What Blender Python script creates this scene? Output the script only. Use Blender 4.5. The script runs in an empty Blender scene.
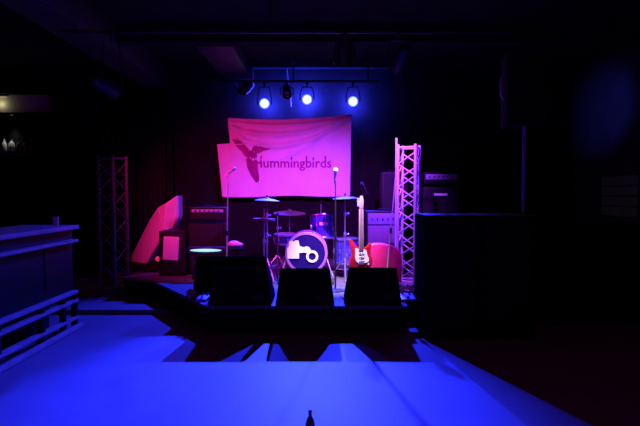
import bpy, bmesh, math, random
from mathutils import Vector, Matrix
random.seed(7)
S = bpy.context.scene
COL = S.collection
PI = math.pi
F = 500.0                      # focal length in pixels of a 640 px wide frame
EYE = 1.65
TH = math.atan(20 / F)         # the camera looks slightly down

def W(px, py, Y):
    """A point of the place from a measured direction and its distance from the camera."""
    u = (px - 320) / F; v = (213 - py) / F
    d = Vector((u, math.cos(TH) + v * math.sin(TH), v * math.cos(TH) - math.sin(TH)))
    return Vector((0, 0, EYE)) + d * (Y / d.y)

# ------------------------------------------------------------------ materials
def mat(name, col, rough=.6, metal=0., var=.12, scale=12., emit=None, spec=.5, bump=0., coat=0.):
    m = bpy.data.materials.new(name); m.use_nodes = True
    nt = m.node_tree; b = nt.nodes['Principled BSDF']
    b.inputs['Roughness'].default_value = rough
    b.inputs['Metallic'].default_value = metal
    b.inputs['Specular IOR Level'].default_value = spec
    b.inputs['Coat Weight'].default_value = coat
    tc = nt.nodes.new('ShaderNodeTexCoord'); nz = nt.nodes.new('ShaderNodeTexNoise')
    nz.inputs['Scale'].default_value = scale; nz.inputs['Detail'].default_value = 4
    nt.links.new(tc.outputs['Object'], nz.inputs['Vector'])
    cr = nt.nodes.new('ShaderNodeValToRGB')
    cr.color_ramp.elements[0].position = .3; cr.color_ramp.elements[1].position = .7
    cr.color_ramp.elements[0].color = tuple(c * (1 - var) for c in col) + (1,)
    cr.color_ramp.elements[1].color = tuple(min(1, c * (1 + var)) for c in col) + (1,)
    nt.links.new(nz.outputs['Fac'], cr.inputs['Fac'])
    nt.links.new(cr.outputs['Color'], b.inputs['Base Color'])
    if bump:
        bp = nt.nodes.new('ShaderNodeBump'); bp.inputs['Strength'].default_value = bump
        bp.inputs['Distance'].default_value = .01
        nt.links.new(nz.outputs['Fac'], bp.inputs['Height']); nt.links.new(bp.outputs['Normal'], b.inputs['Normal'])
    if emit:
        b.inputs['Emission Color'].default_value = tuple(emit[:3]) + (1,)
        b.inputs['Emission Strength'].default_value = emit[3]
    return m

M = {
 'floor':   mat('worn_floor', (.15, .15, .16), .55, 0, .10, 1.6, spec=.15),
 'wallblk': mat('black_painted_wall', (.011, .010, .012), .9, 0, .2, 3, spec=.02),
 'ceil':    mat('dark_ceiling', (.022, .02, .022), .9, 0, .3, 2, spec=.03),
 'duct':    mat('dull_duct_metal', (.05, .05, .055), .6, .2, .2, 5),
 'wallside':mat('side_wall_plaster', (.035, .034, .033), .9, 0, .2, 3, spec=.1),
 'stage':   mat('black_stage_carpet', (.10, .095, .115), .8, 0, .2, 30, spec=.2, bump=.3),
 'skirt':   mat('black_stage_skirt', (.008, .007, .008), .95, 0, .1, 20, spec=.05),
 'blk':     mat('black_cabinet_tolex', (.010, .009, .010), .75, 0, .2, 60, spec=.12, bump=.2),
 'void':    mat('black_monitor_paint', (.007, .005, .006), .95, 0, .2, 60, spec=.0),
 'toplit':     mat('lit_top_tint', (.20, .20, .21), .6, 0, .3, 12, spec=.3),  # paler than the body: light on the cabinet tops put into colour
 'alushade':    mat('shaded_truss_aluminium', (.10, .095, .10), .5, .5, .15, 15),  # darker copy of the truss aluminium, the left tower's dimness put into colour
 'neckmic': mat('satin_stand_metal', (.8, .8, .82), .5, .3, .05, 15),
 'bluetint': mat('blue_light_tint', (.17, .15, .42), .5, .1, .1, 40),  # blue stage light put into the base colour of panel and pole
 'tolex':   mat('black_amplifier_tolex', (.010, .008, .011), .6, 0, .2, 60, spec=.2, bump=.2),
 'panelb':  mat('pale_amp_panel', (.36, .36, .46), .5, .1, .1, 40),
 'grille':  mat('speaker_grille_cloth', (.013, .011, .014), .8, 0, .4, 150, spec=.2),
 'purpgr':  mat('silver_grille_cloth', (.15, .10, .17), .8, 0, .25, 120, spec=.2),
 'panel':   mat('brushed_panel', (.40, .40, .42), .4, .5, .1, 40),
 'chrome':  mat('chrome_hardware', (.50, .48, .60), .32, .9, .05, 10),
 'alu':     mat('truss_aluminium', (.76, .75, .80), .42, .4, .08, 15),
 'blkmet':  mat('black_metal', (.03, .03, .032), .4, .3, .1, 20),
 'banner':  mat('white_banner_cloth', (.78, .74, .76), .9, 0, .04, 6, spec=.1),
 'ink':     mat('dark_red_ink', (.36, .02, .20), .9, 0, .1, 8, spec=.05),
 'inksoft': mat('faded_red_ink', (.32, .035, .18), .9, 0, .3, 5, spec=.05),
 'brass':   mat('cymbal_bronze', (.20, .15, .16), .62, 1., .06, 30),
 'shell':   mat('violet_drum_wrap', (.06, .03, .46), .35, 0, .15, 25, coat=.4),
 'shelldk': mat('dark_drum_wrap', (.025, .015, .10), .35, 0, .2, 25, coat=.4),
 'head':    mat('dark_front_head', (.009, .0015, .085), .4, 0, .2, 10, coat=.2),
 'headw':   mat('white_drum_head', (.16, .14, .18), .6, 0, .05, 10),
 'white':   mat('white_print', (.9, .9, .88), .6, 0, .02, 10),
 'hoop':    mat('pale_hoop', (.36, .13, .44), .4, 0, .05, 10, coat=.3),
 'redgtr':  mat('red_guitar_lacquer', (.52, .014, .022), .25, 0, .08, 6, coat=.6),
 'redcase': mat('red_case_vinyl', (.66, .018, .13), .45, 0, .12, 8, coat=.2),
 'maple':   mat('maple_neck', (.46, .30, .26), .4, 0, .1, 20),
 'pick':    mat('white_pickguard', (.92, .92, .9), .35, 0, .02, 10, coat=.3),
 'wood':    mat('dark_bar_wood', (.009, .006, .006), .55, 0, .25, 4, spec=.12),
 'woodrail':mat('varnished_rail_wood', (.26, .23, .24), .45, 0, .2, 6, spec=.3),
 'pale':    mat('pale_padded_vinyl', (.70, .62, .64), .6, 0, .06, 9, bump=.1),
 'mic':     mat('silver_mic_grille', (.85, .85, .86), .5, .2, .1, 200),
 'lens':    mat('lit_lamp_lens', (.2, .2, .3), .3, 0, 0, 5, emit=(.55, .72, 1, 14)),
 'lensrim': mat('lit_lamp_reflector', (.1, .1, .3), .3, 0, 0, 5, emit=(.10, .18, 1, 3.0)),
 'cyan':    mat('emissive_cyan', (.2, .3, .4), .4, 0, 0, 5, emit=(.22, .55, 1, 1.5)),
 'warm':    mat('lit_warm_tube', (.6, .55, .4), .5, 0, 0, 5, emit=(1, .85, .42, .10)),
 'redled':  mat('lit_red_lamp', (.4, .02, .03), .4, 0, 0, 5, emit=(1, .05, .12, .45)),
 'glassdk': mat('dark_bottle_glass', (.03, .035, .03), .12, 0, .1, 8, coat=.5),
 'glasspl': mat('pale_glassware', (.45, .45, .42), .2, 0, .05, 8, coat=.4),
 'block':   mat('dim_glass_blocks', (.05, .05, .05), .3, 0, .5, 9, emit=(.9, .85, 1, .002)),
 'plaster': mat('pale_plaster_board', (.45, .44, .40), .9, 0, .1, 5, spec=.05),
 'drape':   mat('dark_drape', (.022, .020, .020), .95, 0, .15, 6, spec=.05),
 'rubber':  mat('black_rubber', (.015, .015, .016), .8, 0, .1, 20, spec=.2),
 'pinkcl':  mat('pale_cloth', (.65, .5, .55), .9, 0, .1, 12),
}

# ------------------------------------------------------------------ mesh builder
class MB:
    def __init__(s): s.bm = bmesh.new()
    def _merge(s, t, mx=None):
        if mx is not None: bmesh.ops.transform(t, matrix=mx, verts=t.verts)
        me = bpy.data.meshes.new('t'); t.to_mesh(me); t.free(); s.bm.from_mesh(me); bpy.data.meshes.remove(me)
        return s
    def box(s, c, size, bev=0., rot=None, seg=2):
        t = bmesh.new(); bmesh.ops.create_cube(t, size=1)
        bmesh.ops.scale(t, vec=size, verts=t.verts)
        if bev: bmesh.ops.bevel(t, geom=list(t.edges), offset=min(bev, min(size) * .45), segments=seg, affect='EDGES', profile=.6)
        mx = Matrix.Translation(c)
        if rot: mx = mx @ rot
        return s._merge(t, mx)
    def cyl(s, p0, p1, r0, r1=None, seg=12):
        p0 = Vector(p0); p1 = Vector(p1); r1 = r0 if r1 is None else r1
        d = p1 - p0
        t = bmesh.new(); bmesh.ops.create_cone(t, cap_ends=True, segments=seg, radius1=r0, radius2=r1, depth=d.length)
        q = Vector((0, 0, 1)).rotation_difference(d.normalized()) if d.length else None
        return s._merge(t, Matrix.Translation((p0 + p1) / 2) @ q.to_matrix().to_4x4())
    def sph(s, c, r, sc=(1, 1, 1), seg=14):
        t = bmesh.new(); bmesh.ops.create_uvsphere(t, u_segments=seg, v_segments=max(6, seg // 2), radius=r)
        return s._merge(t, Matrix.Translation(c) @ Matrix.Diagonal((*sc, 1)))
    def tube(s, pts, r, seg=8):
        pts = [Vector(p) for p in pts]
        up = None; rings = []
        for i, p in enumerate(pts):
            d = (pts[min(i + 1, len(pts) - 1)] - pts[max(i - 1, 0)]).normalized()
            if up is None:
                up = d.orthogonal().normalized()
            up = (up - d * up.dot(d)).normalized(); sd = d.cross(up)
            rr = r[i] if isinstance(r, (list, tuple)) else r
            rings.append([s.bm.verts.new(p + (up * math.cos(a) + sd * math.sin(a)) * rr) for a in [2 * PI * k / seg for k in range(seg)]])
        for a, b in zip(rings, rings[1:]):
            for k in range(seg): s.bm.faces.new((a[k], a[(k + 1) % seg], b[(k + 1) % seg], b[k]))
        s.bm.faces.new(rings[0][::-1]); s.bm.faces.new(rings[-1])
        return s
    def lathe(s, prof, mx=None, seg=32):
        t = bmesh.new(); rings = []
        for r, z in prof:
            if r < 1e-6: rings.append([t.verts.new((0, 0, z))])
            else: rings.append([t.verts.new((r * math.cos(2 * PI * k / seg), r * math.sin(2 * PI * k / seg), z)) for k in range(seg)])
        for a, b in zip(rings, rings[1:]):
            for k in range(seg):
                k2 = (k + 1) % seg
                if len(a) == 1 and len(b) == 1: continue
                if len(a) == 1: t.faces.new((a[0], b[k2], b[k]))
                elif len(b) == 1: t.faces.new((a[k], a[k2], b[0]))
                else: t.faces.new((a[k], a[k2], b[k2], b[k]))
        bmesh.ops.recalc_face_normals(t, faces=t.faces)
        return s._merge(t, mx)
    def prism(s, poly, a, b, axis='y', bev=0., seg=2, mx=None):
        f = {'y': lambda p, h: (p[0], h, p[1]), 'x': lambda p, h: (h, p[0], p[1]), 'z': lambda p, h: (p[0], p[1], h)}[axis]
        t = bmesh.new()
        v0 = [t.verts.new(f(p, a)) for p in poly]; v1 = [t.verts.new(f(p, b)) for p in poly]
        n = len(poly)
        t.faces.new(v0[::-1]); t.faces.new(v1)
        for k in range(n): t.faces.new((v0[k], v0[(k + 1) % n], v1[(k + 1) % n], v1[k]))
        bmesh.ops.recalc_face_normals(t, faces=t.faces)
        if bev: bmesh.ops.bevel(t, geom=list(t.edges), offset=bev, segments=seg, affect='EDGES', profile=.6)
        return s._merge(t, mx)
    def build(s, name, m, parent=None, loc=None, rot=None, angle=35):
        me = bpy.data.meshes.new(name); s.bm.to_mesh(me); s.bm.free()
        me.materials.append(m)
        for p in me.polygons: p.use_smooth = True
        try: me.set_sharp_from_angle(angle=math.radians(angle))
        except Exception: pass
        o = bpy.data.objects.new(name, me); COL.objects.link(o)
        if parent is not None: o.parent = parent
        if loc is not None: o.location = loc
        if rot is not None: o.rotation_euler = rot
        return o

def tag(o, label, cat, group=None):
    o['label'] = label; o['category'] = cat
    if group: o['group'] = group
    return o
def thing(name, label, cat, loc=(0, 0, 0), rz=0, group=None):
    o = bpy.data.objects.new(name, None); COL.objects.link(o)
    o.empty_display_size = .1; o.location = loc; o.rotation_euler = (0, 0, rz)
    return tag(o, label, cat, group)
def struct(name, mb, m, parent=None):
    o = mb.build(name, m, parent)
    if parent is None: o['kind'] = 'structure'
    return o

# ------------------------------------------------------------------ the room
XL, XR, YB, ZC = -7.2, 5.0, 10.0, 4.1
ST = .33                                                   # stage height
struct('floor', MB().box(((XL + XR) / 2, 4.3, -.05), (XR - XL, 11.4, .1)), M['floor'])
struct('ceiling', MB().box(((XL + XR) / 2, 6.7, ZC + .05), (XR - XL, 6.8, .1)), M['ceil'])
struct('wall_back', MB().box(((XL + XR) / 2, YB + .06, ZC / 2), (XR - XL + .2, .12, ZC)), M['wallblk'])
struct('wall_left', MB().box((XL - .06, 6.0, ZC / 2), (.12, 8.0, ZC)), M['wallside'])
struct('wall_right', MB().box((XR + .06, 6.0, ZC / 2), (.12, 8.0, ZC)), M['wallside'])
struct('wall_partition', MB().box((3.60, 6.27, .62), (2.78, .12, 1.24)).box((3.60, 6.27, 1.26), (2.78, .16, .04), .008), M['skirt'])
# beams and duct below the ceiling
struct('trim_1', MB().box((-1.1, 7.4, ZC - .14), (12.1, .22, .28)), M['ceil'])
struct('trim_2', MB().box((-3.2, 7.2, ZC - .2), (.5, 5.6, .4), .03), M['duct'])
struct('trim_3', MB().box((-1.6, 8.7, ZC - .12), (.55, 2.4, .24), .02), M['duct'])
struct('trim_4', MB().box((-2.93, 9.9, ZC / 2), (.09, .18, ZC)), M['wallblk'])
struct('baseboard_left', MB().box((XL + .01, 6.0, .06), (.02, 8, .12)), M['skirt'])
# stage
poly = [(-1.33, 5.8), (1.03, 5.8), (1.03, 6.42), (3.3, 6.42), (3.3, 9.98), (-3.08, 9.98), (-3.08, 7.75), (-2.5, 7.45)]
st = struct('floor_stage', MB().prism(poly, ST - .03, ST, 'z'), M['stage'])
ins = [(-1.30, 5.83), (1.0, 5.83), (1.0, 6.46), (3.28, 6.46), (3.28, 9.96), (-3.06, 9.96), (-3.06, 7.77), (-2.48, 7.49)]
struct('stage_skirt', MB().prism(ins, 0.0, ST - .03, 'z'), M['skirt'], st)
struct('floor_step', MB().prism([(XL + .02, 6.75), (-2.05, 6.75), (-2.55, 7.45), (-3.12, 7.74), (-3.12, 9.98), (XL + .02, 9.98)], 0, .06, 'z'), M['floor'])

# dark drape on back wall, left
mb = MB()
n = 60; x0, x1 = -4.35, -3.05
vs = []
for i in range(n + 1):
    x = x0 + (x1 - x0) * i / n; y = 9.90 + .045 * math.sin(i * 1.35) + .015 * math.sin(i * .6)
    vs.append((mb.bm.verts.new((x, y, .3)), mb.bm.verts.new((x, y, 3.75))))
for a, b in zip(vs, vs[1:]): mb.bm.faces.new((a[0], b[0], b[1], a[1]))
dr = mb.build('drape', M['drape'])
so = dr.modifiers.new('thick', 'SOLIDIFY'); so.thickness = .006
tag(dr, 'dark grey pleated drape hanging on the back wall behind the left truss', 'curtain')
dr['kind'] = 'thing'

# glass block window, right wall
wn = struct('window_1', MB().box((XR - .015, 8.3, 1.60), (.05, 1.06, .74), .006), M['wallblk'])
mb = MB()
for i in range(5):
    for k in range(4):
        mb.box((XR - .04, 7.9 + .2 * i, 1.345 + .17 * k), (.05, .18, .15), .02)
mb.build('pane', M['block'], wn)

# ------------------------------------------------------------------ banner
TL, TR = W(228, 118, 9.75), W(351.5, 114.5, 9.75)
BR, BL = W(350, 196, 9.75), W(222, 197, 9.75)
NO, NI = W(217, 147, 9.75), W(230, 144, 9.75)
BY = 9.76
def fold(x, z):
    """distance the cloth stands out from its hanging plane"""
    d = 0.
    u = (x - TL.x) / (TR.x - TL.x); h = TR.z - z
    for sag, amp, w, ctr in ((.30, .050, .045, .42), (.52, .045, .05, .40), (.78, .02, .06, .3), (.13, .035, .035, .5)):
        uc = min(1, max(0, u)); f = 1 - (2 * abs(uc - ctr) / (1 if uc < ctr else 1.2)) ** 2
        hc = .02 + sag * max(0, f) + .12 * (1 - uc)
        d += 1.7 * amp * math.exp(-((h - hc) / w) ** 2) * math.sin(PI * min(1, max(0, uc))) ** .4
    # diagonal pull from the upper left corner
    t = (x - TL.x) * .80 + (TL.z - z) * -.60
    along = (x - TL.x) * .60 + (TL.z - z) * .80
    d += .075 * math.exp(-((t + .02) / .07) ** 2) * math.exp(-((along - .45) / .45) ** 2)
    d += .04 * math.exp(-((t - .20) / .09) ** 2) * math.exp(-((along - .5) / .4) ** 2)
    d += .012 * math.sin(x * 9 + z * 2) * min(1, max(0, h / 1.6)) + .008 * math.sin(x * 17 - z * 3)
    return d
mb = MB(); NU, NV = 130, 100; grid = []
for j in range(NV + 1):
    v = j / NV; row = []
    zl = TL.z + (BL.z - TL.z) * v; zr = TR.z + (BR.z - TR.z) * v
    if zl > NI.z: xl = TL.x + (NI.x - TL.x) * (TL.z - zl) / (TL.z - NI.z)
    else: xl = NO.x + (BL.x - NO.x) * (NI.z - zl) / (NI.z - BL.z)
    xr = TR.x + (BR.x - TR.x) * v
    for i in range(NU + 1):
        u = i / NU; x = xl + (xr - xl) * u
        z = zl + (zr - zl) * u - .05 * math.sin(PI * u) * (1 - v) - .012 * math.sin(u * 9) * v
        row.append(mb.bm.verts.new((x, BY - fold(x, z), z)))
    grid.append(row)
for j in range(NV):
    for i in range(NU): mb.bm.faces.new((grid[j][i], grid[j + 1][i], grid[j + 1][i + 1], grid[j][i + 1]))
ban = mb.build('banner', M['banner'], angle=80)
tag(ban, 'large pale cloth banner with dark lettering hung on the back wall behind the drums', 'banner')
so = ban.modifiers.new('thick', 'SOLIDIFY'); so.thickness = .004; so.offset = 1
def print_on(me_obj, name, m, off=.008):
    for v in me_obj.data.vertices: v.co.y = BY - fold(v.co.x, v.co.z) - off
    me_obj.name = name; me_obj.parent = ban
    me_obj.data.materials.clear(); me_obj.data.materials.append(m)
def text_mesh(s, size, xs):
    c = bpy.data.curves.new('txt', 'FONT'); c.body = s; c.size = size; c.resolution_u = 3; c.offset = .006
    c.align_x = 'LEFT'
    o = bpy.data.objects.new('txt', c); COL.objects.link(o)
    bpy.context.view_layer.update()
    me = bpy.data.meshes.new_from_object(o.evaluated_get(bpy.context.evaluated_depsgraph_get()))
    bpy.data.objects.remove(o); bpy.data.curves.remove(c)
    b = bmesh.new(); b.from_mesh(me)
    bmesh.ops.triangulate(b, faces=b.faces)
    bmesh.ops.subdivide_edges(b, edges=[e for e in b.edges if e.calc_length() > .04], cuts=2, use_grid_fill=False)
    bmesh.ops.triangulate(b, faces=b.faces)
    b.to_mesh(me); b.free()
    w = max(v.co.x for v in me.vertices) - min(v.co.x for v in me.vertices)
    x0 = min(v.co.x for v in me.vertices)
    for v in me.vertices:
        x, y = v.co.x - x0, v.co.y
        v.co = Vector((x * xs / w, 0, y))
    return me
T0, T1 = W(254, 167.5, 9.75), W(331.5, 167.5, 9.75)
me = text_mesh('Hummingbirds', .36, T1.x - T0.x)
XH = .185
for v in me.vertices:
    z = v.co.z
    v.co.z = z * .72 if z < XH else XH * .72 + (z - XH) * 1.45     # low x-height, tall ascenders
    v.co.x += T0.x; v.co.z += T0.z
o = bpy.data.objects.new('lettering', me); COL.objects.link(o); print_on(o, 'lettering', M['ink'])
# the painted bird: outline in measured points
def flat_shape(name, pts, m, off, sub=.03):
    b = bmesh.new(); vs = [b.verts.new(W(px, py, 9.75)) for px, py in pts]
    b.faces.new(vs); bmesh.ops.triangulate(b, faces=b.faces)
    for _ in range(4):
        es = [e for e in b.edges if e.calc_length() > .08]
        if not es: break
        bmesh.ops.subdivide_edges(b, edges=es, cuts=1); bmesh.ops.triangulate(b, faces=b.faces)
    bmesh.ops.recalc_face_normals(b, faces=b.faces)
    me = bpy.data.meshes.new(name); b.to_mesh(me); b.free()
    o = bpy.data.objects.new(name, me); COL.objects.link(o); print_on(o, name, m, off)
flat_shape('bird_drawing', [(232, 139), (239, 140), (246, 146), (250, 150), (255, 146), (263, 144), (271, 146), (272, 149),
            (264, 151), (257, 154), (254, 160), (256, 167), (259, 175), (259, 181), (256, 183), (251, 176), (247, 167), (246, 158),
            (241, 151), (236, 146)], M['inksoft'], .006)

# ------------------------------------------------------------------ lamps over the stage
def yoke_lamp(name, label, p, aim, r=.12, lit=True, group=None, drop=.25, cat='stage lamp'):
    """can with lens, yoke and clamp hanging from a bar `drop` above it"""
    t = thing(name, label, cat, p, 0, group)
    d = (Vector(aim) - Vector(p)).normalized()
    q = Vector((0, 0, 1)).rotation_difference(d).to_matrix().to_4x4()
    MB().lathe([(0, -.30), (r * .55, -.30), (r * .75, -.26), (r, -.10), (r, .02), (r * 1.06, .02), (r * 1.06, .045), (r * .96, .045), (r * .96, .0), (r * .4, -.05), (0, -.05)], q).build('housing', M['blkmet'], t)
    if lit:
        MB().lathe([(r * .95, .01), (r * .8, .018), (r * .62, .022)], q).build('reflector', M['lensrim'], t)
        MB().lathe([(r * .62, .022), (r * .4, .04), (0, .05)], q).build('lens', M['lens'], t)
    else:
        MB().lathe([(r * .95, .01), (r * .5, .025), (0, .03)], q).build('lens', M['glassdk'], t)
    w = r + .03
    MB().tube([(-w, 0, -.02), (-w, 0, .10), (-w * .7, 0, drop - .09), (w * .7, 0, drop - .09), (w, 0, .10), (w, 0, -.02)], .011, 6).build('yoke', M['blkmet'], t)
    MB().cyl((0, 0, drop - .09), (0, 0, drop - .02), .014).box((0, 0, drop - .01), (.05, .06, .06), .008).build('clamp', M['blkmet'], t)
    return t
LY = 9.45
LP = [W(264.5, 103.5, LY), W(307, 99.5, LY), W(353, 101.5, LY)]
AIM = [(-1.9, 6.1, 0), (-.5, 4.05, 0), (-.4, 4.3, 0)]
BARZ = 3.72
for p, a, l in zip(LP, AIM, ('lit blue stage lamp at the left end above the banner', 'lit blue stage lamp in the middle above the banner, brightest glow', 'lit blue stage lamp above the right corner of the banner')):
    yoke_lamp('stage_lamp', l, p, (0, 0, 1.4), .10, True, 'lit lamps above the banner', BARZ - p.z)
p = W(287, 94, LY); yoke_lamp('stage_lamp', 'unlit stage lamp hanging between the left and middle lit lamps', p, (p.x + .3, 7, 1.2), .085, False, None, BARZ - p.z)
p = W(243, 90, LY); yoke_lamp('stage_lamp', 'unlit stage lamp at the far left end of the bar above the banner', p, (p.x - .8, 7.6, 2.2), .085, False, None, BARZ - p.z)
def lighting_bar(label, y, z, xa, xb, rods):
    t = thing('lighting_bar', label, 'lighting bar', (0, y, z))
    MB().cyl((xa, 0, 0), (xb, 0, 0), .024, seg=14).build('pipe', M['blkmet'], t)
    for x in rods: MB().cyl((x, 0, .02), (x, 0, ZC - z), .012, seg=8).box((x, 0, ZC - z - .01), (.1, .1, .02), .004).build('hanger', M['blkmet'], t)
    return t
lighting_bar('black pipe carrying the row of lamps above the banner', LY, BARZ + .02, -2.0, 1.1, (-1.8, -.5, .9))
lighting_bar('black pipe across the ceiling above the front of the stage', 6.2, 3.62, -3.2, 2.6, (-3.0, -.6, 2.3))
# looped power cable under the bar
a = W(236, 86, 9.86)
pts = [Vector((a.x + .34 * t / 14, 9.86, a.z + .02 - .16 * math.sin(PI * t / 14) - .02 * t / 14)) for t in range(15)]
tag(MB().tube([Vector((a.x, 9.80, ZC - .02))] + pts + [Vector((a.x + .34, 9.80, ZC - .02))], .012, 6).build('power_cable', M['panelb']), 'looped cable sagging against the wall left of the lit lamps', 'cable')
a, b = W(288, 84, 9.86), W(291, 107, 9.84)
tag(MB().tube([Vector((a.x - .02, 9.90, ZC - .02)), a, a.lerp(b, .5) + Vector((.02, 0, 0)), b], .014, 6).build('power_cable', M['panelb']), 'straight pale cable hanging down the wall between the left and middle lit lamps', 'cable')
FL, FR = W(112, 90, 6.2), W(398, 66, 6.2)
tl = yoke_lamp('wash_lamp', 'dark wash lamp hanging high at the left above the truss', FL, (-1, 9.5, 1.8), .10, False, None, 3.6 - FL.z)
tr = yoke_lamp('wash_lamp', 'dark wash lamp hanging high above the amplifiers on the right', FR, (.2, 9.3, 1.2), .10, False, None, 3.6 - FR.z)

WC = Vector((.30, 6.2, 3.25))
yoke_lamp('wash_lamp', 'dark wash lamp in the middle of the front bar above the stage', WC, (.25, 7.1, .6), .10, False, None, 3.6 - WC.z)

def spot(name, p, aim, col, watts, size, blend, rad=.04):
    l = bpy.data.lights.new(name, 'SPOT'); l.color = col; l.energy = watts
    l.spot_size = math.radians(size); l.spot_blend = blend; l.shadow_soft_size = rad
    o = bpy.data.objects.new(name, l); COL.objects.link(o); o.location = p
    o.rotation_euler = (Vector(aim) - Vector(p)).to_track_quat('-Z', 'Y').to_euler()
    return o
BLUE = (.0135, .023, 1.0)
for p, a, wts, sz in zip(LP, AIM, (2900, 19000, 5200), (62, 45, 62)):
    d = (Vector((0, 0, 1.4)) - p).normalized()
    spot('back_beam', p + d * .075, a, BLUE, wts, sz, 1.0, .035)
    # added spot on the wall, stands in for the blue bloom around the lamp
    spot('added_halo', p + Vector((0, .335, .06)), p + Vector((0, .9, .08)), (.03, .04, 1), 300 if a is AIM[1] else 190, 176, .3, .05)
dl = (Vector((-1, 9.5, 1.8)) - FL).normalized(); dr_ = (Vector((.2, 9.3, 1.2)) - FR).normalized()
spot('left_wash', FL + dl * .08, (-1.55, 8.9, 1.4), (1, .013, .26), 400, 84, .8, .06)
spot('right_wash', FR + dr_ * .08, (.25, 8.5, 1.05), (.32, .04, 1), 1650, 84, .9, .06)
spot('centre_wash', WC + Vector((0, .06, -.09)), (.22, 7.1, .6), (.88, .66, 1), 1350, 38, .8, .05)
spot('side_beam', (3.0, 7.0, 3.3), W(606, 108, 8.75), (.05, .06, 1), 270, 38, 1, .1)

# ------------------------------------------------------------------ stage things
def wedge(label, x, y, w, h, dep, rz=0, group='floor monitors along the stage edge'):
    t = thing('stage_monitor', label, 'monitor speaker', (x, y, ST), rz, group)
    prof = [(0, 0), (dep, 0), (dep, h * .22), (.035, h), (.005, h * .985)]
    # splayed ends: narrower at the top
    b = MB(); tm = bmesh.new()
    def xs(z): return w / 2 - .06 * z / h
    v0 = [tm.verts.new((-xs(z), yy, z)) for yy, z in prof]; v1 = [tm.verts.new((xs(z), yy, z)) for yy, z in prof]
    n = len(prof); tm.faces.new(v0); tm.faces.new(v1[::-1])
    for k in range(n): tm.faces.new((v0[k], v1[k], v1[(k + 1) % n], v0[(k + 1) % n]))
    bmesh.ops.recalc_face_normals(tm, faces=tm.faces)
    bmesh.ops.bevel(tm, geom=list(tm.edges), offset=.012, segments=2, affect='EDGES')
    b._merge(tm); b.build('cabinet', M['void'], t)
    # baffle grille on the slope facing the players
    p0 = Vector((0, dep - .02, h * .26)); p1 = Vector((0, .06, h * .96)); mid = (p0 + p1) / 2; dv = p1 - p0
    ang = math.atan2(dv.z, -dv.y)
    MB().box(mid + Vector((0, .006, .006)), (w * .84, dv.length * .9, .02), .006, Matrix.Rotation(-ang, 4, 'X')).build('grille', M['void'], t)
    hd = MB()
    hd.tube([(-.07, -.004, h * .42), (-.07, -.026, h * .42), (.07, -.026, h * .42), (.07, -.004, h * .42)], .009, 6)
    hd.build('handle', M['rubber'], t)
    MB().box((w * .28, -.004, h * .2), (.12, .012, .07), .003).build('socket_plate', M['rubber'], t)
    return t
def sx(px, Y): return (px - 320) / F * Y
wedge('black floor monitor at the left of the stage edge in the front row', sx(239.5, 5.87), 5.84, .755, .445, .50)
wedge('black floor monitor in the middle of the stage edge in front of the bass drum', sx(305, 5.87), 5.84, .70, .438, .50)
wedge('black floor monitor at the right of the stage edge in front of the red guitar', sx(373, 5.87), 5.84, .68, .445, .50, -.04)
wedge('wide black floor monitor set back behind the left one of the front row', sx(231, 6.6), 6.58, 1.03, .485, .42, 0)

def cabinet(name, label, cat, x0, x1, y, dep, z0, z1, grille='grille', strip=None, group=None, feet=True, pm='bluetint'):
    """amplifier or speaker box; (x0..x1) wide, front at y"""
    w = x1 - x0; h = z1 - z0
    t = thing(name, label, cat, ((x0 + x1) / 2, y, z0), 0, group)
    MB().box((0, dep / 2, h / 2 + .01), (w, dep, h - .02), .015).build('body', M['tolex'], t)
    gh = h - .08 if not strip else h - .10 - strip
    MB().box((0, -.003, .045 + gh / 2), (w - .06, .02, gh), .006).build('grille', M[grille], t)
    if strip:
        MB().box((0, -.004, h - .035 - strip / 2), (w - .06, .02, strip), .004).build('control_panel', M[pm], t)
        for k in range(6):
            MB().cyl((-w * .34 + w * .13 * k, -.014, h - .035 - strip / 2), (-w * .34 + w * .13 * k, -.034, h - .035 - strip / 2), .012, .010, 10).build('knob', M['rubber'], t)
    MB().tube([(-.10, dep / 2, h), (-.09, dep / 2, h + .025), (.09, dep / 2, h + .025), (.10, dep / 2, h)], .010, 6).build('handle', M['rubber'], t)
    if feet:
        for a in (-1, 1):
            for b in (.06, dep - .06): MB().cyl((a * (w / 2 - .06), b, 0), (a * (w / 2 - .06), b, .012), .02).build('foot', M['rubber'], t)
    return t
# left amplifier stack
Y = 8.0
cabinet('speaker_cabinet', 'black speaker cabinet at left of the stage under an amplifier head', 'speaker', sx(188, Y), sx(225, Y), Y, .4, ST, 1.16)
hd = cabinet('amplifier_head', 'black amplifier head topping the left speaker cabinet beside the banner corner', 'amplifier', sx(189, Y), sx(224.5, Y), Y + .05, .3, 1.185, 1.42, 'grille', .045, pm='panelb')
# emissive cyan strip on legs in front of it
bt = thing('cyan_strip', 'short strip glowing cyan in front of the left speaker cabinet', 'light', (sx(206, 7.6), 7.55, W(206, 250, 7.6).z))
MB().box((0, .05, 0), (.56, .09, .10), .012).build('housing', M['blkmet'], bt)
MB().sph((0, .0, 0), .5, (.48, .03, .045), 28).build('glow_strip', M['cyan'], bt)
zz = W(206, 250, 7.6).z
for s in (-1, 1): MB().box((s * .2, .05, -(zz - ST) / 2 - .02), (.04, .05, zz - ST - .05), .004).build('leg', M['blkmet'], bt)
l = bpy.data.lights.new('cyan_strip_glow', 'POINT'); l.energy = .6; l.color = (.2, .5, 1); l.shadow_soft_size = .05
o = bpy.data.objects.new('cyan_strip_glow', l); COL.objects.link(o); o.location = (sx(206, 7.6), 7.42, zz)
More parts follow.
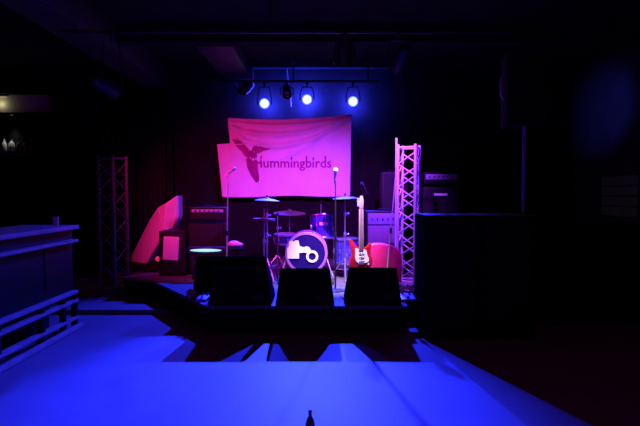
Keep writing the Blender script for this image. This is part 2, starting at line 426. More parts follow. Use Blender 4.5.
# small combo with pale front
Y = 7.9
sc = thing('practice_amplifier', 'small black amplifier with a pale lit front panel at the left end of the stage', 'amplifier', (sx(171.5, Y), Y, ST))
hh = W(170, 231, Y).z - ST
MB().box((0, .15, hh / 2), (.42, .3, hh), .02).build('body', M['tolex'], sc)
MB().box((sx(170.5, Y) - sx(171.5, Y), -.004, W(170, 248.5, Y).z - ST), (.245, .03, .375), .03, Matrix.Rotation(.06, 4, 'Y'), 4).build('front_panel', M['pale'], sc)
MB().tube([(-.1, .15, hh - .004), (-.09, .15, hh + .02), (.09, .15, hh + .02), (.1, .15, hh - .004)], .009, 6).build('handle', M['rubber'], sc)
MB().sph((-.235, .02, W(157, 259, Y).z - ST), .042, (1, .7, 1)).build('indicator_lamp', M['redled'], sc)
# flight case with leaning padded case
Y = 8.25
fc = thing('flight_case', 'low black flight case under the leaning pale case', 'case', (sx(142, Y) + .05, Y + .02, ST))
MB().box((0, .2, .075), (.62, .4, .15), .012).build('body', M['blk'], fc)
for s in (-1, 1): MB().box((s * .31, .0, .075), (.02, .02, .15), .004).build('corner', M['blkmet'], fc)
b0 = W(136, 264, Y)
fr = {'L1': (128, 262, .34), 'L2': (150, 219, .34), 'L3': (158, 207, .30), 'R2': (166, 203, .0), 'R1': (163, 235, .0), 'B2': (145, 266, .04), 'T': (177.5, 195, .10), 'Q1': (178, 217, .12), 'Q2': (172.5, 230, .10)}
tm = bmesh.new()
def cv(k, back=0):
    px, py, dy = fr[k]; p = W(px, py, Y + dy) - b0; return tm.verts.new((p.x, dy if not back else .42, p.z))
vf = {k: cv(k) for k in fr}; vb = {k: cv(k, 1) for k in fr}
for f in (('L1', 'B2', 'R1', 'R2', 'L3', 'L2'), ('R1', 'Q2', 'Q1', 'T', 'R2')): tm.faces.new([vf[k] for k in f])
rim = ['L1', 'B2', 'R1', 'Q2', 'Q1', 'T', 'R2', 'L3', 'L2']
tm.faces.new([vb[k] for k in rim][::-1])
for a, b in zip(rim, rim[1:] + rim[:1]): tm.faces.new((vf[b], vf[a], vb[a], vb[b]))
bmesh.ops.triangulate(tm, faces=[f for f in tm.faces if len(f.verts) > 4]); bmesh.ops.recalc_face_normals(tm, faces=tm.faces)
bmesh.ops.bevel(tm, geom=[e for e in tm.edges if e.calc_face_angle(0) > .3], offset=.02, segments=3, affect='EDGES')
lc = thing('padded_case', 'long pale padded case leaning to the right at the left end of the stage', 'case', b0)
MB()._merge(tm).build('body', M['pale'], lc, angle=60)
# box truss
def truss(label, px, Y, r, phi, z0, z1, bay, base_z, group=None, rad=.022, m='alu'):
    t = thing('truss', label, 'truss', (sx(px, Y), Y, base_z), 0, group)
    cs = [Vector((r * math.cos(phi + PI / 2 * k), r * math.sin(phi + PI / 2 * k), 0)) for k in range(4)]
    for c in cs: MB().cyl(c + Vector((0, 0, z0)), c + Vector((0, 0, z1)), rad, seg=12).build('chord', M[m], t)
    for k in range(4):
        a, b = cs[k], cs[(k + 1) % 4]; mb = MB(); z = z0 + .06; i = 0
        while z + bay < z1:
            p, q = (a, b) if i % 2 == 0 else (b, a)
            mb.cyl(p + Vector((0, 0, z)), q + Vector((0, 0, z + bay)), rad * .42, seg=8); z += bay; i += 1
        for zz in (z0 + .04, z1 - .04): mb.cyl(a + Vector((0, 0, zz)), b + Vector((0, 0, zz)), rad * .6, seg=8)
        mb.build('lattice', M[m], t)
    MB().box((0, 0, z0 / 2), (r * 2.1, r * 2.1, z0), .004).build('base_plate', M[m], t)
    return t
zt = W(409, 145, 7.2).z
truss('upright metal truss tower lit violet on the right side of the stage', 408.5, 7.2, .178, math.radians(21), .02, zt - ST, .165, ST)
truss('upright metal truss tower in near darkness left of the stage', 113, 7.8, .20, math.radians(25), .02, W(113, 156, 7.8).z - .06, .22, .06, rad=.025, m='alushade')
# taller pole clamped beside the right truss
pp = W(396.5, 138, 7.5)
t = thing('light_stand', 'thin tall upright pole standing just left of the right truss', 'stand', (pp.x, 7.5, ST))
MB().cyl((0, 0, .03), (0, 0, pp.z - ST), .017).build('pole', M['alu'], t)
MB().cyl((0, 0, 0), (0, 0, .03), .09, .08, 20).build('base', M['blkmet'], t)

# ------------------------------------------------------------------ drum kit
KY = 7.3
kc = W(306.5, 254, KY)
R = .311
KD = .115
kc.z = ST + KD + R + .015
kick = thing('bass_drum', 'bass drum with white emblem on its dark front head in the middle of the stage', 'drum', (kc.x, KY, ST + KD))
ris = thing('drum_riser', 'low black platform under the bass drum', 'platform', (kc.x, KY, ST))
MB().box((0, .125, KD / 2), (.80, .59, KD), .01).build('deck', M['stage'], ris)
rx = Matrix.Translation((0, 0, R + .015)) @ Matrix.Rotation(PI / 2, 4, 'X')
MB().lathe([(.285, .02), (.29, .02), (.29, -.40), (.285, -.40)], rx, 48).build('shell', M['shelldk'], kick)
MB().lathe([(.0, .022), (.285, .022), (.285, .015), (0, .015)], rx, 48).build('front_head', M['head'], kick)
MB().lathe([(.0, -.395), (.285, -.395), (.285, -.40), (0, -.40)], rx, 48).build('batter_head', M['headw'], kick)
for a in (.0, -.385): MB().lathe([(.288, a - .02), (.308, a - .015), (.311, a), (.308, a + .03), (.272, a + .03), (.272, a + .024), (.288, a + .022), (.288, a - .02)], rx, 48).build('hoop', M['hoop'], kick)
for k in range(8):
    an = 2 * PI * k / 8 + .39; c, s_ = math.cos(an), math.sin(an)
    MB().box((.302 * c, .19, R + .015 + .302 * s_), (.02, .12, .02), .005, Matrix.Rotation(-an, 4, 'Y')).build('lug', M['chrome'], kick)
for s in (-1, 1):
    MB().tube([(s * .27, .06, .30), (s * .33, -.02, .14), (s * .375, -.10, .0)], [.014, .013, .012], 8).sph((s * .375, -.10, .012), .018).build('spur', M['chrome'], kick)
# emblem on the head
def kp(px, py): p = W(px, py, KY - .03); return (p.x - kc.x, p.z - ST - KD)
def plate(name, pts, y0, y1, m=M['white']):
    MB().prism([kp(*a) for a in pts], y0, y1, 'y').build(name, m, kick)
plate('emblem', [(287.5, 258.5), (299, 258.5), (299, 253), (304, 252.5), (308, 253), (311, 250), (309, 247), (306, 246.5), (304, 247.5), (299.5, 246), (298.5, 240.5), (295, 240.5), (294, 242), (292.5, 240.8), (289.5, 241), (289, 246), (287, 249)], -.034, -.026)
ring = kp(312.2, 256.5)
MB().lathe([(.055, .026), (.088, .026), (.088, .035), (.055, .035), (.055, .026)], Matrix.Translation((ring[0], 0, ring[1])) @ Matrix.Rotation(PI / 2, 4, 'X'), 36).build('emblem', M['white'], kick)

def tripod(mb, z0, reach=.28, top=.32, rot=.3, r=.010):
    for k in range(3):
        a = rot + 2 * PI * k / 3
        mb.cyl((0, 0, top), (reach * math.cos(a), reach * math.sin(a), .012), r, seg=8)
        mb.sph((reach * math.cos(a), reach * math.sin(a), .014), .014, seg=8)
        mb.cyl((0, 0, top * .45), (reach * .55 * math.cos(a), reach * .55 * math.sin(a), top * .45), r * .6, seg=6)
def stand(label, x, y, top, rot=.3, name='cymbal_stand', tilt=(0, 0)):
    t = thing(name, label, 'stand', (x, y, ST))
    mb = MB(); tripod(mb, 0, .27, .33, rot); mb.build('tripod', M['chrome'], t)
    h = top - ST
    MB().cyl((0, 0, .05), (0, 0, h * .55), .013).build('lower_tube', M['chrome'], t)
    MB().cyl((0, 0, h * .55), (0, 0, h * .8), .0105).cyl((0, 0, h * .8), (tilt[0], tilt[1], h), .008).build('upper_tube', M['chrome'], t)
    for z in (.55, .8):
        MB().cyl((0, 0, h * z - .03), (0, 0, h * z + .03), .021).cyl((0, 0, h * z), (.05, -.01, h * z), .006).sph((.052, -.01, h * z), .013, (1, .6, 1.3), 8).build('wing_nut', M['chrome'], t)
    MB().sph((tilt[0], tilt[1], h + .035), .016, (1, 1, 1.4), 10).build('felt', M['rubber'], t)
    return t
def cymbal(label, x, y, z, r, tx=0, ty=0, name='cymbal', bell=.03):
    prof = [(0, bell), (r * .09, bell * .95), (r * .17, bell * .55), (r * .22, bell * .25), (r * .6, -.002), (r, -.022), (r, -.025), (r * .6, -.006), (r * .22, bell * .2), (0, bell - .006)]
    o = MB().lathe(prof, None, 48).build(name, M['brass'], None, (x, y, z), (tx, ty, 0), angle=60)
    return tag(o, label, 'cymbal', 'cymbals of the drum kit')
Y = 7.55
z = W(267, 199, Y).z; x = sx(267, Y)
stand('chrome cymbal stand at the left side of the drum kit', x, Y, z, 1.0); cymbal('thin flat crash cymbal at the upper left of the drum kit', x, Y, z, .19, .0, .05)
Y = 8.5
z = W(289.5, 212.5, Y).z; x = sx(289.5, Y)
stand('chrome cymbal stand behind the bass drum', x, Y, z, .9); cymbal('wide cymbal left of centre behind the bass drum', x, Y, z + .01, .275, .10, .03, bell=.045)
Y = 7.6
z = W(346, 197, Y).z; x = sx(345, Y)
stand('chrome cymbal stand at the right side of the drum kit beside the guitar', x, Y, z, .5); cymbal('thin crash cymbal at the upper right of the drum kit', x, Y, z, .19, .02, -.04)
# hi-hat
Y = 7.35; x = sx(264, Y); z = W(263, 219.5, Y).z
hh_ = stand('chrome hi-hat stand at the far left of the drum kit', x, Y, z + .16, .75, 'hi_hat_stand')
cymbal('upper of the hi-hat pair at the far left of the drum kit', x, Y, z + .012, .165, 0, .03, 'hi_hat_cymbal')
o = cymbal('lower upside down cymbal of the hi-hat pair at far left', x, Y, z - .012, .165, PI, .03, 'hi_hat_cymbal')
# extra short stand with snare
Y = 8.0; x = sx(277.5, Y)
stand('chrome boom stand between the hi-hat and the bass drum', x, Y, W(277, 216, Y).z, 1.4, 'boom_stand')
def drum(name, label, x, y, z, r, h, mats, rot=(0, 0, 0), lugs=8, legs=0):
    t = thing(name, label, 'drum', (x, y, z)); t.rotation_euler = rot
    MB().lathe([(r * .98, 0), (r, 0), (r, h), (r * .98, h)], None, 40).build('shell', mats, t)
    MB().lathe([(0, h + .004), (r * .99, h + .004), (r * .99, h - .004), (0, h - .004)], None, 40).build('batter_head', M['headw'], t)
    MB().lathe([(0, -.002), (r * .98, -.002), (r * .98, .004), (0, .004)], None, 40).build('resonant_head', M['headw'], t)
    for zz in (.0, h): MB().lathe([(r, zz - .014), (r + .012, zz - .014), (r + .016, zz), (r + .012, zz + .014), (r, zz + .014), (r, zz - .014)], None, 40).build('hoop', M['chrome'], t)
    for k in range(lugs):
        a = 2 * PI * k / lugs + .2
        m_ = MB(); mx = Matrix.Rotation(a, 4, 'Z')
        m_.box(mx @ Vector((r + .012, 0, h / 2)), (.026, .022, min(.07, h * .4)), .006, mx)
        m_.cyl(mx @ Vector((r + .016, 0, .0)), mx @ Vector((r + .016, 0, h)), .004, seg=6)
        m_.build('lug', M['chrome'], t)
    for k in range(legs):
        a = 2 * PI * k / legs + .5; c, s_ = math.cos(a) * (r + .02), math.sin(a) * (r + .02)
        MB().cyl((c, s_, h * .6), (c, s_, -(z - ST)), .008, seg=8).box((c, s_, h * .35), (.03, .03, .05), .005).build('leg', M['chrome'], t)
    return t
Y = 7.9
tz = W(322, 242, Y).z
tm = drum('rack_tom', 'violet hanging tom drum above the right of the bass drum', sx(322.5, Y), Y + .05, tz + .04, .172, .37, M['shell'], (-.22, 0, .1))
stand('chrome stand rising behind the violet hanging tom', sx(321, 8.25), 8.27, W(320, 204, 8.25).z, .5, 'tom_stand')
MB().box((0, -.179, .22), (.13, .012, .05), .004).build('badge', M['white'], tm)
MB().cyl((0, .165, .2), (0, .26, .2), .013, seg=8).build('mount', M['chrome'], tm)
drum('floor_tom', 'floor tom drum on three legs at the right of the bass drum', sx(346.5, 7.85), 7.88, ST + .22, .19, .38, M['shell'], (0, 0, 0), 8, 3)
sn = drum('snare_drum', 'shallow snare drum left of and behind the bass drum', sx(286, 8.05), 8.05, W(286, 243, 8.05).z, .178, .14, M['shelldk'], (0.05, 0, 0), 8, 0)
zs = W(286, 243, 8.05).z - ST
mb = MB(); tripod(mb, 0, .2, .2, .5)
t = thing('snare_stand', 'low chrome stand holding the snare drum', 'stand', (sx(286, 8.05), 8.05, ST)); mb.build('tripod', M['chrome'], t)
MB().cyl((0, 0, .05), (0, 0, zs - .05), .012).build('tube', M['chrome'], t)
mb = MB()
for k in range(3):
    a = 2 * PI * k / 3; mb.tube([(0, 0, zs - .05), (.16 * math.cos(a), .16 * math.sin(a), zs - .02)], .007, 6)
mb.build('basket', M['chrome'], t)

# ------------------------------------------------------------------ microphones
def mic_stand(label, base, top, head_dir, pale=True, boom=None, mname='silver'):
    """straight stand with a round base; microphone on its top"""
    t = thing('microphone_stand', label, 'microphone stand', (base.x, base.y, ST))
    loc = Vector((base.x, base.y, ST)); tp = Vector(top) - loc
    MB().lathe([(0, .03), (.02, .03), (.12, .012), (.125, 0), (0, 0)], None, 28).build('base', M['blkmet'], t)
    k = (tp if boom is None else Vector(boom) - loc)
    md = Vector((0, 0, .02)).lerp(k, .5)
    MB().cyl((0, 0, .02), md, .012).cyl(md, k, .0085).build('pole', M['neckmic' if pale else 'blkmet'], t)
    MB().cyl(md - Vector((0, 0, .03)), md + Vector((0, 0, .03)), .018).build('clutch', M['rubber'], t)
    if boom is not None:
        MB().tube([k, k.lerp(tp, .5) + Vector((-.012, 0, .01)), tp], .008, 8).build('boom', M['neckmic' if pale else 'blkmet'], t)
    return t
def microphone(label, p, d, m='mic'):
    t = thing('microphone', label, 'microphone', p)
    d = Vector(d).normalized(); q = Vector((0, 0, 1)).rotation_difference(d).to_matrix().to_4x4()
    MB().lathe([(0, -.16), (.011, -.16), (.014, -.10), (.019, -.01), (.021, 0), (.0, 0)], q, 18).build('handle', M['neckmic' if m == 'mic' else 'rubber'], t)
    MB().lathe([(0, -.002), (.022, -.002), (.03, .012), (.031, .028), (.026, .05), (.014, .062), (0, .065)], q, 18).build('head', M[m], t)
    return t
Y = 7.2
h = W(232, 170, Y); b = Vector((W(226, 230, Y).x, Y, ST)); e = W(228, 183, Y)
mic_stand('microphone stand at the left with a short bent neck before the banner', b, h + Vector((-.05, 0, -.03)), None, True, e)
microphone('silver microphone on the left stand in front of the banner corner', h, (.7, -.3, .55))
Y = 6.7
h = W(335.5, 170, Y)
mic_stand('thin straight microphone stand in front of the right of the banner', Vector((h.x, Y, ST)), h - Vector((0, 0, .14)), None, False)
microphone('microphone on the straight stand before the right part of the banner', h - Vector((0, 0, .03)), (.05, -.25, 1))
Y = 7.3
h = W(363, 184, Y)
mic_stand('microphone stand just behind the head of the red guitar', Vector((h.x + .02, Y, ST)), h - Vector((0, 0, .14)), None, False)
microphone('small dark microphone above the head of the red guitar', h - Vector((0, 0, .03)), (-.5, -.4, .8), 'rubber')
Y = 6.8
bs = W(386, 262, Y); bs.z = ST; tp = W(396, 172, Y)
t = mic_stand('slanting thin microphone stand crossing in front of the right combo amplifier', bs, tp, None, True)
# left wedge side: pale cloth on the amp
t = MB().sph((0, 0, 0), .1, (1.0, .6, .55), 18).sph((.07, .01, -.01), .07, (1.1, .7, .5), 16).sph((-.07, .02, -.02), .06, (1, .7, .5), 14)
pz = W(234, 244, 7.85)
tag(t.build('cloth_bundle', M['pinkcl'], None, pz), 'small crumpled pale cloth on a dark stool right of the left amplifier', 'cloth')
stl = thing('stool', 'dark round stool under the crumpled pale cloth', 'stool', (pz.x, pz.y, ST))
MB().lathe([(0, pz.z - ST - .055), (.15, pz.z - ST - .055), (.16, pz.z - ST - .075), (.15, pz.z - ST - .10), (0, pz.z - ST - .10)], None, 28).build('seat', M['blk'], stl)
for k in range(4):
    a = PI / 4 + PI / 2 * k; MB().cyl((.09 * math.cos(a), .09 * math.sin(a), pz.z - ST - .10), (.17 * math.cos(a), .17 * math.sin(a), 0), .012).build('leg', M['blkmet'], stl)

# ------------------------------------------------------------------ guitars and right amps
Y = 6.75
gb = W(361, 268, Y); gz = gb.z
gt = thing('electric_guitar', 'red electric guitar with white pickguard standing upright on a stand', 'guitar', (gb.x, Y, gz))
body = [(0, -.02), (.09, -.015), (.145, .03), (.16, .09), (.135, .16), (.118, .20), (.13, .26), (.145, .315), (.13, .345), (.10, .335), (.07, .285), (.03, .27), (-.03, .27), (-.07, .30), (-.115, .375), (-.15, .395), (-.165, .37), (-.15, .30), (-.125, .22), (-.13, .17), (-.165, .10), (-.165, .04), (-.12, -.005)]
def smooth(poly, it=2):
    for _ in range(it):
        o = []
        for a, b in zip(poly, poly[1:] + poly[:1]):
            o += [(a[0] * .75 + b[0] * .25, a[1] * .75 + b[1] * .25), (a[0] * .25 + b[0] * .75, a[1] * .25 + b[1] * .75)]
        poly = o
    return poly
MB().prism(smooth(body), 0, .045, 'y', .006).build('body', M['redgtr'], gt)
pg = [(-.05, .06), (.09, .07), (.115, .12), (.085, .17), (.08, .22), (.06, .255), (-.04, .262), (-.085, .275), (-.075, .21), (-.085, .14)]
MB().prism(smooth(pg), -.005, 0, 'y').build('pickguard', M['pick'], gt)
for z in (.10, .15, .20): MB().box((.005, -.010, z), (.075, .012, .022), .005).build('pickup', M['white'], gt)
MB().box((.0, -.010, .055), (.085, .014, .03), .004).build('bridge', M['chrome'], gt)
for i, (xx, zz) in enumerate(((.085, .09), (.10, .055))): MB().cyl((xx, -.02, zz), (xx, 0, zz), .012).build('knob', M['pick'], gt)
nl = W(361, 209, Y).z - gz
MB().prism([(-.032, .22), (.032, .22), (.028, nl), (-.028, nl)], -.014, .012, 'y', .004).build('neck', M['maple'], gt)
hs = [(-.022, nl), (.022, nl), (.03, nl + .03), (.034, nl + .11), (.02, nl + .17), (-.005, nl + .185), (-.02, nl + .16), (-.032, nl + .07)]
MB().prism(smooth(hs, 1), -.006, .010, 'y', .002).build('headstock', M['maple'], gt)
for k in range(6): MB().cyl((-.03, .002, nl + .04 + .02 * k), (-.055, .002, nl + .04 + .02 * k), .006, seg=8).build('tuning_peg', M['chrome'], gt)
mb = MB()
for k in range(6): mb.cyl((-.02 + .008 * k, -.018, .055), (-.014 + .0056 * k, -.018, nl + .02), .0012, seg=5)
mb.build('string', M['chrome'], gt)
gs = thing('guitar_stand', 'black guitar stand holding the red electric guitar', 'stand', (gb.x, Y + .13, ST))
MB().cyl((0, 0, .25), (0, -.03, gz - ST + .50), .012).build('upright', M['blkmet'], gs)
for k, (xx, yy) in enumerate(((-.2, -.13), (.2, -.13), (0, .2))): MB().cyl((0, 0, .28), (xx, yy, .012), .012).build('leg', M['blkmet'], gs)
for s in (-1, 1): MB().tube([(s * .02, 0, gz - ST - .04), (s * .08, -.02, gz - ST - .045), (s * .08, -.15, gz - ST - .04), (s * .08, -.155, gz - ST + .0)], .009, 6).build('cradle', M['rubber'], gs)

# red rounded case beside the guitar
Y = 6.95
ol = [(369, 274), (369.5, 247), (372, 244), (380, 243.5), (390, 245), (397, 248), (401.5, 254), (402.5, 262), (401, 274)]
b0 = W(386, 274, Y)
pl = [(W(a, b, Y).x - b0.x, W(a, b, Y).z - b0.z) for a, b in ol]
rc = thing('instrument_case', 'red rounded instrument case standing on edge beside the red guitar', 'case', (b0.x, Y, ST))
dz = b0.z - ST
pl = [(a, c + dz) for a, c in pl]; pl = [(pl[0][0], .0)] + pl[1:-1] + [(pl[-1][0], .0)]
MB().prism(smooth(pl[::-1], 1), .0, .16, 'y', .018, 3).build('body', M['redcase'], rc)
MB().prism([(a * 1.015, c * 1.01 + .002) for a, c in smooth(pl[::-1], 1)], .075, .085, 'y').build('seam', M['chrome'], rc)
MB().tube([(-.16, -.002, .28), (-.155, -.03, .28), (-.05, -.03, .28), (-.045, -.002, .28)], .009, 6).build('handle', M['rubber'], rc)
# combo amplifier on flight case
Y = 7.7
c0 = cabinet('speaker_cabinet', 'black speaker cabinet supporting the combo amplifier behind the red guitar', 'speaker', sx(367, Y), sx(405, Y), Y + .02, .38, ST, .80)
zt2 = W(386, 211, Y).z
c1 = cabinet('combo_amplifier', 'combo amplifier with control strip tinted blue as if lit behind the red guitar', 'amplifier', sx(366, Y), sx(406, Y), Y, .36, .83, zt2, 'purpgr', .17)
cabinet('speaker_cabinet', 'tall dark cabinet behind the combo amplifier left of the right truss', 'speaker', sx(382, 8.5), sx(408, 8.5), 8.5, .4, ST, W(390, 172, 8.5).z)
# full stack behind PA
Y = 8.2
cabinet('speaker_cabinet', 'black lower speaker cabinet of the tall stack right of the truss', 'speaker', sx(423, Y), sx(460, Y), Y, .38, ST, .98)
sc2 = cabinet('speaker_cabinet', 'black upper speaker cabinet with a pale name plate right of the truss', 'speaker', sx(423, Y), sx(460, Y), Y, .38, 1.01, W(440, 187, Y).z)
pz = W(440.5, 194.5, Y); MB().box((pz.x - sx(441.5, Y), -.018, pz.z - 1.01), (.22, .012, .038), .004).build('name_plate', M['white'], sc2)
cabinet('amplifier_head', 'amplifier head with pale front strip on the tall stack right of the truss', 'amplifier', sx(424, Y), sx(459, Y), Y + .03, .28, W(440, 187, Y).z + .03, W(440, 172, Y).z, 'grille', .085, pm='panelb')

# pedals / small boxes on the stage
def pedal(label, x, y, w=.14, d=.2, rz=0, m='panel', name='effects_pedal'):
    t = thing(name, label, 'effects pedal', (x, y, ST), rz)
    MB().prism([(-d / 2, 0), (d / 2, 0), (d / 2, .07), (-d / 2, .035)], -w / 2, w / 2, 'x', .006).build('body', M[m], t)
    MB().cyl((0, -d * .25, .04), (0, -d * .25, .065), .016).build('footswitch', M['chrome'], t)
    for s in (-1, 1): MB().cyl((s * w * .25, d * .28, .062), (s * w * .25, d * .28, .085), .012).build('knob', M['rubber'], t)
pedal('small metal pedal on the stage corner left of the floor monitors', sx(191.5, 6.3), 6.36, .15, .18, .4)
pedal('second metal pedal nearer the stage corner, right of the first', sx(203, 6.1), 6.1, .13, .17, -.2)
pedal('metal pedal at the right of the stage edge beside the black bass cabinets', sx(408, 6.1), 6.12, .18, .22, .1)
pedal('metal pedal behind another at right edge of the stage', sx(411, 6.6), 6.62, .15, .2, -.2)

# ------------------------------------------------------------------ PA on the right
def bass_bin(label, x0, x1, group='bass cabinets right of the stage'):
    t = thing('bass_cabinet', label, 'speaker', ((x0 + x1) / 2, 5.55, 0), 0, group); w = x1 - x0; h = 1.40
    MB().box((0, .3, h / 2 + .015), (w, .6, h - .03), .015).build('body', M['void'], t)
    MB().box((0, .0, h / 2), (w - .08, .02, h - .14), .005).build('grille', M['skirt'], t)
    MB().box((0, .3, h - .002), (w - .02, .58, .012), .003).build('lit_top', M['toplit'], t)  # pale sheet stands in for the lit top rim
    for s in (-1, 1):
        MB().box((s * (w / 2 + .001), .3, h * .72), (.016, .2, .1), .006).build('handle', M['void'], t)
        for y in (.05, .55): MB().cyl((s * (w / 2 - .06), y, 0), (s * (w / 2 - .06), y, .02), .03).build('foot', M['rubber'], t)
    return t
bass_bin('tall black bass cabinet on the floor at the right end of the stage', 1.165, 1.775)
bass_bin('tall black bass cabinet further right carrying the speaker pole', 1.80, 2.41)
pole = thing('speaker_pole', 'dark pole tinted as if blue-lit, rising from the further right bass cabinet', 'pole', (2.30, 5.66, 1.40))
MB().cyl((0, 0, 0), (0, 0, 1.0), .019).build('tube', M['bluetint'], pole)  # tube colour carries the blue backlight
MB().cyl((0, 0, 0), (0, 0, .03), .04).build('flange', M['blkmet'], pole)
sp = thing('loudspeaker', 'black loudspeaker on a pole high above the right bass cabinets', 'speaker', (2.30, 5.62, 2.40))
MB().prism([(-.24, -.05), (.24, -.05), (.17, .33), (-.17, .33)], 0, .82, 'z', .02).build('body', M['blk'], sp)
MB().box((0, -.055, .41), (.42, .02, .74), .006).build('grille', M['skirt'], sp)
MB().tube([(-.215, .1, .30), (-.255, .09, .36), (-.26, .08, .45), (-.255, .09, .54), (-.215, .1, .60)], .012, 8).build('handle', M['panel'], sp)

# ------------------------------------------------------------------ bar at the left
bar = thing('bar_counter', 'long dark wooden bar counter with rails along the left side', 'bar', (-3.0, 4.6, 0))
y0, y1 = -2.2, 1.52
L = y1 - y0; yc = (y0 + y1) / 2
MB().box((-.30, yc, 1.235), (.68, L + .04, .05), .01).build('countertop', M['woodrail'], bar)
MB().box((-.32, yc, .82), (.56, L, .78), .006).build('front_panel', M['wood'], bar)
MB().box((-.005, yc, 1.07), (.09, L, .035), .008).build('ledge', M['woodrail'], bar)
for z in (.44, .335): MB().box((-.01, yc, z), (.07, L, .04), .008).build('rail', M['woodrail'], bar)
MB().box((-.01, yc, .125), (.07, L, .04), .008).build('rail', M['woodrail'], bar)
MB().box((.06, yc, .03), (.06, L, .05), .01).build('foot_rail', M['woodrail'], bar)
for y in (y0 + .05, -1.1, .0, .75, 1.2, y1 - .04): MB().box((-.01, y, .21), (.06, .06, .42), .006).build('post', M['wood'], bar)
MB().box((-.34, yc, .21), (.04, L - .1, .42)).build('back_panel', M['wood'], bar)
for y in (-1.2, .0, .9): MB().box((-.038, y, .78), (.012, .03, .52), .003).build('batten', M['wood'], bar)
gl = thing('tumbler', 'small glass tumbler on the far end of the bar', 'glass', (-3.14, 5.93, 1.26))
MB().lathe([(0, 0), (.03, 0), (.038, .11), (.035, .11), (.028, .008), (0, .008)], None, 24).build('bowl', M['glasspl'], gl)

# box shelf and glassware on the back wall, far left
QY = 9.8
sh = thing('wall_shelf', 'dark shelf high on the back wall at far left under the glowing box shelf', 'shelf', (W(12, 151, QY).x, YB - .11, W(5, 151, QY).z - .02))
MB().box((0, 0, 0), (1.5, .2, .035), .004).build('board', M['wood'], sh)
for x in (-.6, .6): MB().prism([(.10, -.017), (-.07, -.017), (.10, -.15)], x - .012, x + .012, 'x').build('bracket', M['blkmet'], sh)
zt3 = W(5, 151, QY).z - .0025
gls = [(1.5, 'glasspl', 'pale bottle first from the left edge on the lit back wall shelf', .25, 1), (9, 'glasspl', 'brightest pale bottle on the lit back wall shelf at far left', .27, 1.25), (16.5, 'glassdk', 'dark bottle beside the brightest pale one on the back wall shelf', .25, 1), (22, 'glassdk', 'dark squat bottle further right on the back wall shelf', .21, 1.2), (28, 'glassdk', 'dark bottle at the dim right end of the back wall shelf', .24, 1)]
for px, m, lab, h, k in gls:
    t = thing('bottle', lab, 'bottle', (W(px, 150, QY).x, YB - .11, zt3), 0, 'bottles on the wall shelf')
    MB().lathe([(0, 0), (.043 * k, 0), (.046 * k, .01), (.046 * k, h * .55), (.034, h * .68), (.016, h * .78), (.015, h), (0, h)], None, 20).build('glass', M[m], t)
    MB().cyl((0, 0, h), (0, 0, h + .015), .017).build('cap', M['blkmet'], t)
za, zb = W(0, 93, QY).z, W(0, 112, QY).z
nc = (za + zb) / 2; nh = za - zb; xa, xb = XL + .25, W(50, 100, QY).x; nx = (xa + xb) / 2; nw = xb - xa
ni = thing('box_shelf', 'long open box shelf on the back wall at far left, glowing warm inside', 'shelf', (nx, YB, nc))
MB().box((0, -.01, 0), (nw, .02, nh), .002).build('back_panel', M['plaster'], ni)
for s_ in (-1, 1): MB().box((0, -.08, s_ * (nh / 2 + .012)), (nw, .16, .024), .003).build('board', M['wood'], ni)
MB().box((nw / 2 - .01, -.09, 0), (.02, .14, nh), .003).build('end_board', M['wood'], ni)
lx = W(-4, 100, QY).x
wl = thing('wall_lamp', 'warm tube lamp inside the open box shelf on the back wall at far left', 'lamp', (lx, YB - .06, nc))
MB().box((0, 0, nh / 2 - .017), (.30, .05, .03), .004).build('housing', M['blkmet'], wl)
MB().cyl((-.13, 0, nh / 2 - .047), (.13, 0, nh / 2 - .047), .013, seg=14).build('tube', M['warm'], wl)
l = bpy.data.lights.new('niche_glow', 'POINT'); l.energy = .55; l.color = (1, .90, .50); l.shadow_soft_size = .03
o = bpy.data.objects.new('niche_glow', l); COL.objects.link(o); o.location = (lx, YB - .11, nc)
px_ = W(9, 120, QY).x
pk = thing('added_bottle_lamp', 'small round added lamp under the glowing box shelf brightening the pale bottles', 'lamp', (px_, YB - .11, zb - .024))  # added lamp, put in only to brighten the pale bottles
MB().lathe([(0, 0), (.035, 0), (.032, -.02), (0, -.02)], None, 20).build('housing', M['blkmet'], pk)
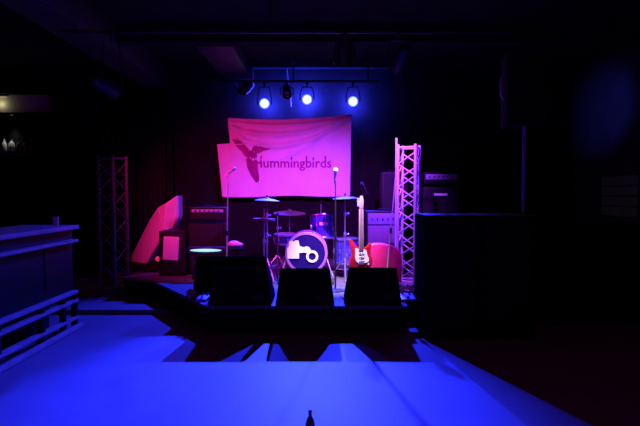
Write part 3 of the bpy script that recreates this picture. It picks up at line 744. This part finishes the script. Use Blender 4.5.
MB().lathe([(0, -.02), (.026, -.02), (.02, -.026), (0, -.027)], None, 20).build('lens', M['warm'], pk)
spot('bottle_fill', (px_, YB - .13, zb - .06), (px_ - .02, YB - .12, 2.0), (1, .95, .85), 16, 56, .9, .02)  # added beam for the bottles below

# bottle at the camera's feet
bt = thing('bottle', 'dark bottle neck standing on the blue-lit floor nearest the camera', 'bottle', (sx(310, 3.3), 3.3, 0))
MB().lathe([(0, 0), (.03, 0), (.032, .01), (.032, .10), (.024, .13), (.012, .155), (.011, .18), (0, .18)], None, 24).build('glass', M['glassdk'], bt)
MB().cyl((0, 0, .18), (0, 0, .19), .013).build('cap', M['void'], bt)

# pieces of a part go under that part
base = lambda o: o.name.split('.')[0]
SUB = {'knob': ('control_panel', 'pickguard'), 'pickup': ('pickguard',), 'tuning_peg': ('headstock',), 'lens': ('housing',), 'reflector': ('housing',),
       'lug': ('shell',), 'badge': ('shell',), 'name_plate': ('grille',), 'clamp': ('yoke',), 'batten': ('front_panel',), 'corner': ('body',), 'seam': ('body',),
       'emblem': ('front_head',), 'clutch': ('pole',), 'cap': ('glass',)}
for top in [o for o in bpy.data.objects if o.parent is None and o.type == 'EMPTY']:
    kids = list(top.children)
    for c in kids:
        for pn in SUB.get(base(c), ()):
            host = next((k for k in kids if base(k) == pn), None)
            if host is not None: c.parent = host; break

# ------------------------------------------------------------------ world, camera
w = bpy.data.worlds.new('dim_house'); S.world = w; w.use_nodes = True
bg = w.node_tree.nodes['Background']; bg.inputs[0].default_value = (.6, .03, .38, 1); bg.inputs[1].default_value = .11
cam = bpy.data.cameras.new('camera'); co = bpy.data.objects.new('camera', cam); COL.objects.link(co)
cam.sensor_width = 36; cam.lens = F / 640 * 36; cam.clip_start = .05
co.location = (0, 0, EYE); co.rotation_euler = (PI / 2 - TH, 0, 0)
S.camera = co
S.view_settings.view_transform = 'Standard'; S.view_settings.look = 'None'
S.view_settings.exposure = 0; S.view_settings.gamma = 1; S.view_settings.use_curve_mapping = False
